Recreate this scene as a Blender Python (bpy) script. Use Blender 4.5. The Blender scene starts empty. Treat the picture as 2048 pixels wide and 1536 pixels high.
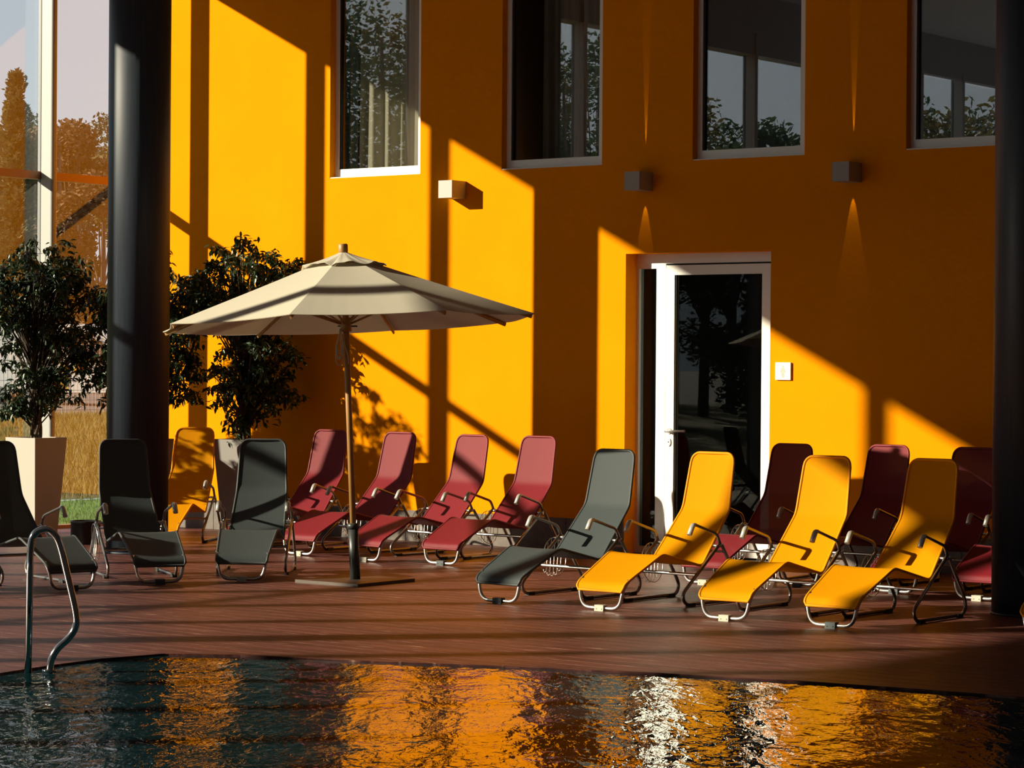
import bpy, math, random
from mathutils import Vector, Matrix, noise
random.seed(7)
scn = bpy.context.scene
col = scn.collection

# ------------------------------------------------------------------ camera
FPX = 5200.0
TH = math.atan(FPX / 6892.0)            # the wall turns away by this angle
PITCH = math.atan(38.0 / FPX)
ROLL = 0.0073
CAM = Vector((13.771, -18.251, 1.60))
cr = Vector((math.cos(TH), math.sin(TH), 0))
cf0 = Vector((-math.sin(TH), math.cos(TH), 0))
cf = cf0 * math.cos(PITCH) - Vector((0, 0, 1)) * math.sin(PITCH)
cu = cf0 * math.sin(PITCH) + Vector((0, 0, 1)) * math.cos(PITCH)
cr2 = cr * math.cos(ROLL) + cu * math.sin(ROLL)
cu2 = cu * math.cos(ROLL) - cr * math.sin(ROLL)
cam_d = bpy.data.cameras.new('camera')
cam_d.sensor_width = 36.0
cam_d.lens = 36.0 * FPX / 2048.0
cam_d.clip_end = 2000
cam = bpy.data.objects.new('camera', cam_d)
cam.matrix_world = Matrix(((cr2.x, cu2.x, -cf.x, CAM.x), (cr2.y, cu2.y, -cf.y, CAM.y),
                           (cr2.z, cu2.z, -cf.z, CAM.z), (0, 0, 0, 1)))
col.objects.link(cam)
scn.camera = cam

# ------------------------------------------------------------------ world, sun, exposure
SUN_DIR = Vector((0.93, 1.0, -0.479)).normalized()     # direction the light travels
w = bpy.data.worlds.new('world'); scn.world = w
w.use_nodes = True
wn = w.node_tree; wn.nodes.clear()
wo = wn.nodes.new('ShaderNodeOutputWorld'); wb = wn.nodes.new('ShaderNodeBackground')
tc = wn.nodes.new('ShaderNodeTexCoord'); sx = wn.nodes.new('ShaderNodeSeparateXYZ')
rp = wn.nodes.new('ShaderNodeValToRGB')
rp.color_ramp.elements[0].position = 0.0; rp.color_ramp.elements[0].color = (0.74, 0.79, 0.84, 1)
rp.color_ramp.elements[1].position = 0.6; rp.color_ramp.elements[1].color = (0.42, 0.55, 0.75, 1)
e = rp.color_ramp.elements.new(0.14); e.color = (0.64, 0.70, 0.78, 1)
cn = wn.nodes.new('ShaderNodeTexNoise'); cn.inputs['Scale'].default_value = 2.2; cn.inputs['Detail'].default_value = 5
cmix = wn.nodes.new('ShaderNodeMix'); cmix.data_type = 'RGBA'
cr_ = wn.nodes.new('ShaderNodeValToRGB'); cr_.color_ramp.elements[0].position = .42; cr_.color_ramp.elements[1].position = .68
mp = wn.nodes.new('ShaderNodeMapping'); mp.inputs['Scale'].default_value = (1, 1, 3)
wn.links.new(tc.outputs['Generated'], sx.inputs[0]); wn.links.new(sx.outputs['Z'], rp.inputs[0])
wn.links.new(tc.outputs['Generated'], mp.inputs[0]); wn.links.new(mp.outputs[0], cn.inputs['Vector'])
wn.links.new(cn.outputs['Fac'], cr_.inputs[0]); wn.links.new(cr_.outputs[0], cmix.inputs[0])
wn.links.new(rp.outputs[0], cmix.inputs[6]); cmix.inputs[7].default_value = (0.76, 0.81, 0.87, 1)
wn.links.new(cmix.outputs[2], wb.inputs['Color']); wb.inputs['Strength'].default_value = 0.80
wn.links.new(wb.outputs[0], wo.inputs[0])

sun_d = bpy.data.lights.new('sun', 'SUN'); sun_d.energy = 9.8; sun_d.angle = math.radians(0.55)
sun_d.color = (1.0, 0.86, 0.64)
sun = bpy.data.objects.new('sun', sun_d); col.objects.link(sun)
sun.rotation_euler = SUN_DIR.to_track_quat('-Z', 'Y').to_euler()
sun.location = (-30, -30, 20)

vs = scn.view_settings
scn.display_settings.display_device = 'sRGB'
vs.view_transform = 'Standard'; vs.look = 'None'; vs.exposure = 0.08; vs.gamma = 1.0
vs.use_curve_mapping = False

# ------------------------------------------------------------------ materials
def nodes(name):
    m = bpy.data.materials.new(name); m.use_nodes = True
    nt = m.node_tree; nt.nodes.clear()
    out = nt.nodes.new('ShaderNodeOutputMaterial')
    return m, nt, out

def pbr(name, colr, rough=.5, metal=0.0, spec=.5, noise_amt=0.0, noise_scale=8.0, stretch=(1, 1, 1),
        bump=0.0, bump_scale=60.0, bump_stretch=(1, 1, 1), sheen=0.0, transl=0.0, alpha=1.0, coat=0.0,
        rnd=0.0, ior=None):
    m, nt, out = nodes(name)
    b = nt.nodes.new('ShaderNodeBsdfPrincipled')
    b.inputs['Roughness'].default_value = rough; b.inputs['Metallic'].default_value = metal
    b.inputs['Specular IOR Level'].default_value = spec
    if ior: b.inputs['IOR'].default_value = ior
    b.inputs['Sheen Weight'].default_value = sheen; b.inputs['Sheen Roughness'].default_value = .35
    b.inputs['Coat Weight'].default_value = coat
    c4 = (colr[0], colr[1], colr[2], 1)
    b.inputs['Base Color'].default_value = c4
    tcn = nt.nodes.new('ShaderNodeTexCoord')
    cur = None
    if noise_amt > 0:
        mpn = nt.nodes.new('ShaderNodeMapping'); mpn.inputs['Scale'].default_value = stretch
        nt.links.new(tcn.outputs['Object'], mpn.inputs[0])
        nz = nt.nodes.new('ShaderNodeTexNoise'); nz.inputs['Scale'].default_value = noise_scale
        nz.inputs['Detail'].default_value = 6; nz.inputs['Roughness'].default_value = .6
        nt.links.new(mpn.outputs[0], nz.inputs['Vector'])
        mr = nt.nodes.new('ShaderNodeMapRange'); mr.inputs[1].default_value = .25; mr.inputs[2].default_value = .75
        mr.inputs[3].default_value = 1 - noise_amt; mr.inputs[4].default_value = 1 + noise_amt
        nt.links.new(nz.outputs['Fac'], mr.inputs[0])
        hsv = nt.nodes.new('ShaderNodeHueSaturation'); hsv.inputs['Color'].default_value = c4
        nt.links.new(mr.outputs[0], hsv.inputs['Value']); cur = hsv.outputs[0]
    if rnd > 0:
        oi = nt.nodes.new('ShaderNodeObjectInfo')
        mr2 = nt.nodes.new('ShaderNodeMapRange'); mr2.inputs[3].default_value = 1 - rnd; mr2.inputs[4].default_value = 1 + rnd
        nt.links.new(oi.outputs['Random'], mr2.inputs[0])
        h2 = nt.nodes.new('ShaderNodeHueSaturation'); h2.inputs['Color'].default_value = c4
        if cur: nt.links.new(cur, h2.inputs['Color'])
        nt.links.new(mr2.outputs[0], h2.inputs['Value']); cur = h2.outputs[0]
    if cur: nt.links.new(cur, b.inputs['Base Color'])
    if bump > 0:
        mpb = nt.nodes.new('ShaderNodeMapping'); mpb.inputs['Scale'].default_value = bump_stretch
        nt.links.new(tcn.outputs['Object'], mpb.inputs[0])
        nb = nt.nodes.new('ShaderNodeTexNoise'); nb.inputs['Scale'].default_value = bump_scale
        nb.inputs['Detail'].default_value = 4
        nt.links.new(mpb.outputs[0], nb.inputs['Vector'])
        bp = nt.nodes.new('ShaderNodeBump'); bp.inputs['Strength'].default_value = bump; bp.inputs['Distance'].default_value = .01
        nt.links.new(nb.outputs['Fac'], bp.inputs['Height']); nt.links.new(bp.outputs[0], b.inputs['Normal'])
    last = b.outputs[0]
    if transl > 0:
        tr = nt.nodes.new('ShaderNodeBsdfTranslucent'); tr.inputs['Color'].default_value = c4
        if cur: nt.links.new(cur, tr.inputs['Color'])
        mx = nt.nodes.new('ShaderNodeMixShader'); mx.inputs[0].default_value = transl
        nt.links.new(last, mx.inputs[1]); nt.links.new(tr.outputs[0], mx.inputs[2]); last = mx.outputs[0]
    if alpha < 1:
        tp = nt.nodes.new('ShaderNodeBsdfTransparent')
        mx = nt.nodes.new('ShaderNodeMixShader'); mx.inputs[0].default_value = alpha
        nt.links.new(tp.outputs[0], mx.inputs[1]); nt.links.new(last, mx.inputs[2]); last = mx.outputs[0]
    nt.links.new(last, out.inputs[0])
    return m

def glass(name, refl, tint=(1, 1, 1), rough=.0):
    m, nt, out = nodes(name)
    tp = nt.nodes.new('ShaderNodeBsdfTransparent'); tp.inputs[0].default_value = (*tint, 1)
    gl = nt.nodes.new('ShaderNodeBsdfGlossy'); gl.inputs['Roughness'].default_value = rough
    gl.inputs['Color'].default_value = (1, 1, 1, 1)
    lw = nt.nodes.new('ShaderNodeLayerWeight'); lw.inputs['Blend'].default_value = .5
    fr = nt.nodes.new('ShaderNodeMath'); fr.operation = 'POWER'; fr.inputs[1].default_value = 5.0
    nt.links.new(lw.outputs['Facing'], fr.inputs[0])
    mr = nt.nodes.new('ShaderNodeMapRange'); mr.inputs[3].default_value = refl; mr.inputs[4].default_value = 1.0
    mx = nt.nodes.new('ShaderNodeMixShader')
    nt.links.new(fr.outputs[0], mr.inputs[0]); nt.links.new(mr.outputs[0], mx.inputs[0])
    nt.links.new(tp.outputs[0], mx.inputs[1]); nt.links.new(gl.outputs[0], mx.inputs[2])
    nt.links.new(mx.outputs[0], out.inputs[0])
    return m

def wood_deck():
    m, nt, out = nodes('deck_wood')
    b = nt.nodes.new('ShaderNodeBsdfPrincipled'); b.inputs['Roughness'].default_value = .42
    b.inputs['Specular IOR Level'].default_value = .35
    geo = nt.nodes.new('ShaderNodeNewGeometry')
    def streak(scale, sc):
        mpn = nt.nodes.new('ShaderNodeMapping'); mpn.inputs['Scale'].default_value = sc
        nt.links.new(geo.outputs['Position'], mpn.inputs[0])
        nz = nt.nodes.new('ShaderNodeTexNoise'); nz.inputs['Scale'].default_value = scale; nz.inputs['Detail'].default_value = 5
        nt.links.new(mpn.outputs[0], nz.inputs['Vector']); return nz
    n1 = streak(2.2, (.45, 11, 1)); n2 = streak(2.0, (2.4, 17, 1)); n3 = streak(.6, (1, 1, 1))
    cr1 = nt.nodes.new('ShaderNodeValToRGB')
    cr1.color_ramp.elements[0].position = .3; cr1.color_ramp.elements[0].color = (.060, .020, .0185, 1)
    cr1.color_ramp.elements[1].position = .72; cr1.color_ramp.elements[1].color = (.156, .050, .038, 1)
    nt.links.new(n1.outputs['Fac'], cr1.inputs[0])
    cr2_ = nt.nodes.new('ShaderNodeValToRGB')
    cr2_.color_ramp.elements[0].position = .60; cr2_.color_ramp.elements[0].color = (0, 0, 0, 1)
    cr2_.color_ramp.elements[1].position = .78; cr2_.color_ramp.elements[1].color = (1, 1, 1, 1)
    nt.links.new(n2.outputs['Fac'], cr2_.inputs[0])
    mx = nt.nodes.new('ShaderNodeMix'); mx.data_type = 'RGBA'
    nt.links.new(cr2_.outputs[0], mx.inputs[0]); nt.links.new(cr1.outputs[0], mx.inputs[6]); mx.inputs[7].default_value = (.50, .29, .21, 1)
    oi = nt.nodes.new('ShaderNodeObjectInfo')
    mr = nt.nodes.new('ShaderNodeMapRange'); mr.inputs[3].default_value = .84; mr.inputs[4].default_value = 1.16
    nt.links.new(oi.outputs['Random'], mr.inputs[0])
    hs = nt.nodes.new('ShaderNodeHueSaturation'); nt.links.new(mx.outputs[2], hs.inputs['Color']); nt.links.new(mr.outputs[0], hs.inputs['Value'])
    nt.links.new(hs.outputs[0], b.inputs['Base Color'])
    bp = nt.nodes.new('ShaderNodeBump'); bp.inputs['Strength'].default_value = .5; bp.inputs['Distance'].default_value = .004
    nt.links.new(n2.outputs['Fac'], bp.inputs['Height']); nt.links.new(bp.outputs[0], b.inputs['Normal'])
    rr = nt.nodes.new('ShaderNodeMapRange'); rr.inputs[3].default_value = .32; rr.inputs[4].default_value = .6
    nt.links.new(n3.outputs['Fac'], rr.inputs[0]); nt.links.new(rr.outputs[0], b.inputs['Roughness'])
    nt.links.new(b.outputs[0], out.inputs[0])
    return m

def water():
    m, nt, out = nodes('pool_water')
    b = nt.nodes.new('ShaderNodeBsdfPrincipled')
    b.inputs['Base Color'].default_value = (.004, .022, .028, 1); b.inputs['Roughness'].default_value = .03
    b.inputs['IOR'].default_value = 1.33; b.inputs['Specular IOR Level'].default_value = .5
    geo = nt.nodes.new('ShaderNodeNewGeometry')
    prev = None
    for sc, dist, st in ((2.0, .019, 1), (6.0, .0085, 1), (18.0, .0032, 1)):
        mp0 = nt.nodes.new('ShaderNodeMapping'); mp0.inputs['Rotation'].default_value = (0, 0, -.645)
        mpn = nt.nodes.new('ShaderNodeMapping'); mpn.inputs['Scale'].default_value = (1.15, .50, 1)
        nt.links.new(geo.outputs['Position'], mp0.inputs[0]); nt.links.new(mp0.outputs[0], mpn.inputs[0])
        nz = nt.nodes.new('ShaderNodeTexNoise'); nz.inputs['Scale'].default_value = sc; nz.inputs['Detail'].default_value = 3
        nz.inputs['Distortion'].default_value = .6
        nt.links.new(mpn.outputs[0], nz.inputs['Vector'])
        bp = nt.nodes.new('ShaderNodeBump'); bp.inputs['Strength'].default_value = 1.0; bp.inputs['Distance'].default_value = dist
        nt.links.new(nz.outputs['Fac'], bp.inputs['Height'])
        if prev: nt.links.new(prev, bp.inputs['Normal'])
        prev = bp.outputs[0]
    nt.links.new(prev, b.inputs['Normal'])
    nt.links.new(b.outputs[0], out.inputs[0])
    return m

M = {}
M['orange'] = pbr('orange_render', (.90, .285, .0012), rough=.9, spec=.03, noise_amt=.05, noise_scale=1.5, bump=.25, bump_scale=160)
M['white'] = pbr('white_frame', (.88, .89, .86), rough=.30, metal=.15)
M['dark_line'] = pbr('dark_gasket', (.012, .013, .014), rough=.6)
M['stone'] = pbr('plinth_stone', (.14, .115, .10), rough=.7, noise_amt=.25, noise_scale=18)
M['ceiling'] = pbr('ceiling_dark', (.36, .33, .32), rough=.9)
M['dark_room'] = pbr('dark_room', (.03, .03, .035), rough=.9)
M['curtain'] = pbr('curtain_cloth', (.62, .58, .48), rough=.9, transl=.25)
M['curtain_shaded'] = pbr('curtain_cloth_shaded', (.30, .29, .27), rough=.9, transl=.15)  # curtain cloth darkened in its colour to stand for shade
M['window_glass'] = glass('window_glass', .17, (.87, .88, .86))
M['door_glass'] = glass('door_glass', .02, (.80, .86, .86))
M['facade_glass'] = glass('facade_glass', .05, (.96, .98, .97))
M['post'] = pbr('white_post', (.37, .37, .365), rough=.4)
M['transom'] = pbr('transom_bounce_tint', (.46, .24, .11), rough=.4)  # warm bounce from the orange wall is put into this base colour
M['mullion'] = pbr('mullion_metal', (.16, .17, .18), rough=.4)
M['column'] = pbr('dark_column', (.022, .030, .046), rough=.5, noise_amt=.3, noise_scale=6, stretch=(8, 8, .4), spec=.35)
M['deck'] = wood_deck()
M['subfloor'] = pbr('subfloor', (.02, .012, .01), rough=.9)
M['water'] = water()
M['basin'] = pbr('pool_tile', (.05, .16, .17), rough=.4)
M['yellow'] = pbr('yellow_sling', (.77, .308, .001), rough=.7, spec=.05, transl=.15, alpha=.985, bump=.25, bump_scale=420)
M['red'] = pbr('red_sling', (.230, .009, .019), rough=.55, spec=.35, sheen=.06, transl=.15, alpha=.93, bump=.25, bump_scale=420)
M['grey'] = pbr('charcoal_sling', (.064, .078, .083), rough=.6, spec=.18, sheen=.03, transl=.08, alpha=.95, bump=.25, bump_scale=420)
M['yellow_edge'] = pbr('yellow_sleeve', (.80, .30, .0015), rough=.6, spec=.2)
M['red_edge'] = pbr('red_sleeve', (.20, .010, .018), rough=.6)
M['grey_edge'] = pbr('charcoal_sleeve', (.05, .058, .062), rough=.6)
M['tube'] = pbr('aluminium_tube', (.62, .62, .61), rough=.28, metal=.9)
M['tube_dark'] = pbr('anodised_tube', (.30, .28, .26), rough=.3, metal=.9)
M['chrome'] = pbr('polished_steel', (.60, .61, .62), rough=.08, metal=1.0)
M['cap'] = pbr('armrest_cap', (.52, .51, .47), rough=.35, metal=.4)
M['clip_beige'] = pbr('beige_clip', (.50, .47, .38), rough=.6)
M['clip_dark'] = pbr('dark_clip', (.06, .075, .08), rough=.6)
M['rubber'] = pbr('black_rubber', (.02, .02, .022), rough=.6)
M['wire'] = pbr('steel_wire', (.70, .68, .62), rough=.25, metal=1.0)
M['canvas'] = pbr('cream_canvas', (.74, .69, .57), rough=.85, transl=.22, bump=.2, bump_scale=300)
M['umb_wood'] = pbr('umbrella_wood', (.36, .19, .06), rough=.45, noise_amt=.25, noise_scale=10, stretch=(6, 6, .5))
M['umb_steel'] = pbr('umbrella_steel', (.055, .06, .062), rough=.4, metal=.3)
M['plate'] = pbr('base_plate_steel', (.075, .055, .045), rough=.45, metal=.3)
M['cord'] = pbr('cord', (.55, .47, .36), rough=.8)
M['lamp'] = pbr('lamp_grey', (.40, .385, .36), rough=.5)
M['pot_white'] = pbr('white_planter', (.46, .43, .385), rough=.5)
M['pot_grey'] = pbr('grey_planter', (.22, .21, .20), rough=.55)
M['soil'] = pbr('soil', (.03, .02, .014), rough=.95)
M['leaf'] = pbr('ficus_leaf', (.030, .060, .024), rough=.38, transl=.12, rnd=.4)
M['bark'] = pbr('ficus_bark', (.09, .065, .045), rough=.85, noise_amt=.3, noise_scale=20)
M['sign'] = pbr('sign_plate', (.76, .76, .70), rough=.4)
M['sign_fig'] = pbr('sign_figure', (.42, .44, .38), rough=.5)
M['black'] = pbr('black_plastic', (.012, .013, .016), rough=.45)
M['lawn'] = pbr('lawn', (.10, .17, .02), rough=.95, noise_amt=.35, noise_scale=1.2)
M['lawn_blade'] = pbr('lawn_blade', (.12, .20, .025), rough=.8, transl=.3)
M['dry_blade'] = pbr('dry_blade', (.20, .145, .028), rough=.8, transl=.3)
M['dry_field'] = pbr('dry_field', (.15, .11, .025), rough=.95, noise_amt=.4, noise_scale=.8)
M['road'] = pbr('asphalt', (.16, .12, .11), rough=.9, noise_amt=.2, noise_scale=1)
M['fol_olive'] = pbr('foliage_olive', (.12, .105, .04), rough=.8, transl=.25)
M['fol_green'] = pbr('foliage_green', (.05, .085, .045), rough=.8, transl=.25)
M['fol_rust'] = pbr('foliage_rust', (.16, .09, .04), rough=.8, transl=.25)
M['trunk'] = pbr('tree_trunk', (.10, .075, .055), rough=.9)
M['van_white'] = pbr('van_white', (.78, .76, .72), rough=.35)
M['van_glass'] = pbr('van_glass', (.03, .025, .025), rough=.1)
M['van_yellow'] = pbr('van_yellow', (.85, .48, .02), rough=.4)
M['van_red'] = pbr('van_red', (.80, .12, .03), rough=.4)
M['fence_wire'] = pbr('fence_wire', (.20, .21, .20), rough=.5, metal=.5)

# ------------------------------------------------------------------ mesh helpers
class MB:
    def __init__(s): s.v = []; s.f = []; s.sm = []
    def add(s, vs_, fs, smooth=False):
        o = len(s.v); s.v += [tuple(p) for p in vs_]
        s.f += [tuple(i + o for i in f) for f in fs]; s.sm += [smooth] * len(fs)
        return s
    def box(s, x0, x1, y0, y1, z0, z1):
        x0, x1 = sorted((x0, x1)); y0, y1 = sorted((y0, y1)); z0, z1 = sorted((z0, z1))
        return s.add([(x0, y0, z0), (x1, y0, z0), (x1, y1, z0), (x0, y1, z0), (x0, y0, z1), (x1, y0, z1), (x1, y1, z1), (x0, y1, z1)],
                     [(0, 3, 2, 1), (4, 5, 6, 7), (0, 1, 5, 4), (1, 2, 6, 5), (2, 3, 7, 6), (3, 0, 4, 7)])
    def obox(s, c, ax, ay, az):
        c = Vector(c); ax = Vector(ax); ay = Vector(ay); az = Vector(az)
        P = [c + i * ax + j * ay + k * az for k in (-1, 1) for (i, j) in ((-1, -1), (1, -1), (1, 1), (-1, 1))]
        return s.add(P, [(0, 3, 2, 1), (4, 5, 6, 7), (0, 1, 5, 4), (1, 2, 6, 5), (2, 3, 7, 6), (3, 0, 4, 7)])
    def tube(s, pts, r, n=8, closed=False, cap=True, flat=None):
        pts = [Vector(p) for p in pts]; N = len(pts)
        rs = r if isinstance(r, (list, tuple)) else [r] * N
        T = []
        for i in range(N):
            a = pts[(i - 1) % N] if (closed or i > 0) else pts[i]
            b = pts[(i + 1) % N] if (closed or i < N - 1) else pts[i]
            t = (b - a)
            T.append(t.normalized() if t.length > 1e-9 else Vector((0, 0, 1)))
        up = Vector((0, 0, 1)) if abs(T[0].z) < .9 else Vector((1, 0, 0))
        nrm = (up - T[0] * up.dot(T[0])).normalized()
        V = []
        for i in range(N):
            if i > 0:
                nrm = nrm - T[i] * nrm.dot(T[i])
                nrm = nrm.normalized() if nrm.length > 1e-6 else T[i].orthogonal().normalized()
            bn = T[i].cross(nrm)
            for k in range(n):
                a = 2 * math.pi * k / n
                fa, fb = (1, 1) if flat is None else flat
                V.append(pts[i] + (nrm * math.cos(a) * fa + bn * math.sin(a) * fb) * rs[i])
        F = []
        for i in range(N if closed else N - 1):
            j = (i + 1) % N
            for k in range(n):
                F.append((i * n + k, i * n + (k + 1) % n, j * n + (k + 1) % n, j * n + k))
        s.add(V, F, True)
        if cap and not closed:
            o = len(s.v) - len(V)
            s.f += [tuple(o + k for k in range(n))[::-1], tuple(o + (N - 1) * n + k for k in range(n))]; s.sm += [False, False]
        return s
    def lathe(s, prof, c=(0, 0), n=24, smooth=True):
        V = [(c[0] + r * math.cos(2 * math.pi * k / n), c[1] + r * math.sin(2 * math.pi * k / n), z) for r, z in prof for k in range(n)]
        F = [(i * n + k, i * n + (k + 1) % n, (i + 1) * n + (k + 1) % n, (i + 1) * n + k) for i in range(len(prof) - 1) for k in range(n)]
        s.add(V, F, smooth)
        o = len(s.v) - len(V)
        s.f += [tuple(o + k for k in range(n))[::-1], tuple(o + (len(prof) - 1) * n + k for k in range(n))]; s.sm += [False, False]
        return s
    def prism(s, poly, z0, z1):
        n = len(poly)
        V = [(x, y, z0) for x, y in poly] + [(x, y, z1) for x, y in poly]
        F = [tuple(range(n))[::-1], tuple(range(n, 2 * n))] + [(i, (i + 1) % n, n + (i + 1) % n, n + i) for i in range(n)]
        return s.add(V, F)
    def mesh(s, name, mat):
        me = bpy.data.meshes.new(name); me.from_pydata(s.v, [], s.f)
        me.polygons.foreach_set('use_smooth', s.sm); me.update()
        me.materials.append(mat)
        return me
    def build(s, name, mat, parent=None):
        o = bpy.data.objects.new(name, s.mesh(name, mat)); col.objects.link(o)
        if parent is not None: o.parent = parent
        return o

def tag(o, label=None, cat=None, group=None, kind=None):
    if label: o['label'] = label
    if cat: o['category'] = cat
    if group: o['group'] = group
    if kind: o['kind'] = kind
    return o
def empty(name, loc=(0, 0, 0), rz=0.0):
    o = bpy.data.objects.new(name, None); o.empty_display_size = .1
    o.location = loc; o.rotation_euler = (0, 0, rz); col.objects.link(o); return o
def copy_tree(o, parent=None):
    c = o.copy(); col.objects.link(c); c.parent = parent
    for ch in list(o.children): copy_tree(ch, c)
    return c
def fillet(pts, r, n=5):
    pts = [Vector(p) for p in pts]; out = [pts[0]]
    for i in range(1, len(pts) - 1):
        a, b, c = pts[i - 1], pts[i], pts[i + 1]
        d1 = min(r, (a - b).length * .49); d2 = min(r, (c - b).length * .49)
        p, q = b + (a - b).normalized() * d1, b + (c - b).normalized() * d2
        for k in range(n + 1):
            t = k / n; out.append(p * (1 - t) ** 2 + b * 2 * t * (1 - t) + q * t * t)
    out.append(pts[-1]); return out

# ================================================================== SETTING
XF = -4.77                 # left glass facade plane
WALL_T = .20
ZTOP = 6.60
# ---- orange wall with openings
WX = [-4.95, 17.0]
wins = [(-2.137 + 2.005 * i, -2.137 + 2.005 * i + 1.08) for i in range(-1, 7)]
wins[0] = None
wins = [w_ for w_ in wins if w_ and w_[1] < 16]
WZ0, WZ1 = 3.32, 5.62
DX0, DX1, DZ1 = 1.205, 2.645, 2.553
wall = empty('wall_back'); tag(wall, 'tall orange rendered wall with four upper windows and a white door', 'wall', kind='structure')
wm = MB()
edges = [WX[0]] + [v for w_ in wins for v in w_] + [WX[1]]
# band above windows, band below windows (with the door cut), piers between windows
wm.box(WX[0], WX[1], 0, WALL_T, WZ1, ZTOP)
for i in range(0, len(edges), 2): wm.box(edges[i], edges[i + 1], 0, WALL_T, WZ0, WZ1)
wm.box(WX[0], DX0, 0, WALL_T, 0, WZ0); wm.box(DX1, WX[1], 0, WALL_T, 0, WZ0); wm.box(DX0, DX1, 0, WALL_T, DZ1, WZ0)
wm.build('wall_render', M['orange'], wall)
bb = empty('baseboard_back'); tag(bb, 'low grey brown stone plinth along the foot of the orange wall', 'baseboard', kind='structure')
bx = WX[0]
stones = []
for (a, b_) in ((-4.77, DX0), (DX1, 12.0)):
    n = max(1, round((b_ - a) / .6)); st = (b_ - a) / n
    for i in range(n): MB().box(a + i * st + .003, a + (i + 1) * st - .003, -.015, .0, 0, .278).build('stone', M['stone'], bb)

# ---- windows
for i, (x0, x1) in enumerate(wins[:5]):
    wr = empty('window_%d' % (i + 1), (x0, 0, WZ0))
    tag(wr, ['white framed upper window with pale sunlit curtain', 'white framed upper window over the second wall lamp gap, dark curtain inside',
             'white framed upper window above the door reflecting sky panels', 'white framed upper window next to the dark right column',
             'white framed upper window beyond the dark right column'][i], 'window', kind='structure')
    W_ = x1 - x0; H_ = WZ1 - WZ0; d0, d1 = .075, .135
    MB().box(0, W_, d0, d1, 0, .085).build('bottom_rail', M['white'], wr)
    MB().box(0, W_, d0 - .07, d1 - .06, -.012, .008).build('sill', M['white'], wr)
    MB().box(0, W_, d0, d1, H_ - .07, H_).build('top_rail', M['white'], wr)
    MB().box(0, .045, d0, d1, .085, H_ - .07).build('stile', M['white'], wr)
    MB().box(W_ - .085, W_, d0, d1, .085, H_ - .07).build('stile', M['white'], wr)
    MB().box(.045, .062, d0 + .012, d1 - .012, .085, H_ - .07).build('gasket', M['dark_line'], wr)
    MB().box(.045, W_ - .075, .105, .113, .085, H_ - .07).build('pane', M['window_glass'], wr)
    # dark room behind
    rm = MB()
    rm.box(-.45, W_ + .45, 1.6, 1.65, -.5, H_ + .5); rm.box(-.45, -.42, WALL_T, 1.6, -.5, H_ + .5); rm.box(W_ + .42, W_ + .45, WALL_T, 1.6, -.5, H_ + .5)
    rm.box(-.45, W_ + .45, WALL_T, 1.6, -.5, -.47); rm.box(-.45, W_ + .45, WALL_T, 1.6, H_ + .47, H_ + .5)
    rm.build('room_lining', M['dark_room'], wr)

def curtain(x0, x1, y, z0, z1, folds, mat, label, lean=0.0, amp=.045, seed=0):
    rnd = random.Random(seed)
    nu, nv = 90, 14; V = []; F = []
    ph = [rnd.uniform(0, 6.28) for _ in range(4)]
    for j in range(nv + 1):
        t = j / nv
        for i in range(nu + 1):
            s_ = i / nu
            sq = s_ + .02 * math.sin(s_ * 9 + ph[0])
            x = x0 + (x1 - x0) * s_ + lean * (1 - t) * (1 - s_) * -1
            yy = y + amp * math.sin(2 * math.pi * folds * sq + ph[1]) * (.75 + .25 * math.cos(3 * s_ + ph[2])) + .012 * math.sin(2 * math.pi * folds * 2.3 * sq + t * 2 + ph[3])
            V.append((x, yy, z0 + (z1 - z0) * t))
    for j in range(nv):
        for i in range(nu):
            a = j * (nu + 1) + i; F.append((a, a + 1, a + nu + 2, a + nu + 1))
    V2 = [(x, y_ + .006, z) for x, y_, z in V]; o = len(V)
    F2 = [tuple(o + k for k in f[::-1]) for f in F]
    mb = MB(); mb.add(V + V2, F + F2, True)
    c = mb.build('curtain', mat); c.location = (0, 0, 0)
    return tag(c, label, 'curtain', 'curtains behind the upper windows')
curtain(-1.96, -1.07, .27, WZ0 - .3, WZ1 + .2, 5, M['curtain'], 'pale beige curtain catching sun behind the leftmost window', lean=.04, seed=1)
curtain(-2.13, -2.02, .27, WZ0 - .3, WZ1 + .2, 2, M['curtain_shaded'], 'narrow gathered curtain at the left edge of the leftmost window', seed=2, amp=.03)
curtain(.14, .50, .27, WZ0 - .3, WZ1 + .2, 3, M['curtain_shaded'], 'shade-darkened curtain fold in the middle of the second window', seed=3)
curtain(.52, .93, .27, WZ0 - .3, WZ1 + .2, 3, M['curtain_shaded'], 'shade-darkened curtain fold at the right of the second window', lean=-.05, seed=4)

# ---- door
dr = empty('door_1', (DX0, 0, 0)); tag(dr, 'white framed glass door with a narrow sidelight at its left', 'door', kind='structure')
fy0, fy1 = .165, .235
def dbox(name, x0, x1, z0, z1, mat, parent=dr, y0=fy0, y1=fy1):
    return MB().box(x0 - DX0, x1 - DX0, y0, y1, z0, z1).build(name, mat, parent)
dbox('frame_stile', 1.205, 1.232, .0, DZ1, M['white']); dbox('frame_head', 1.232, 2.62, 2.47, DZ1, M['white'])
dbox('frame_head', 1.232, 1.410, 2.43, 2.47, M['white']); dbox('frame_head', 1.506, 2.56, 2.462, 2.47, M['dark_line'], y0=fy0 + .01)
dbox('mullion', 1.410, 1.506, .0, 2.47, M['white']); dbox('frame_stile', 2.560, 2.645, .0, DZ1, M['white'])
dbox('sill', 1.232, 1.410, 0, .06, M['white'])
dbox('sidelight_pane', 1.232, 1.410, .06, 2.43, M['door_glass'], y0=.20, y1=.208)
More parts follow.
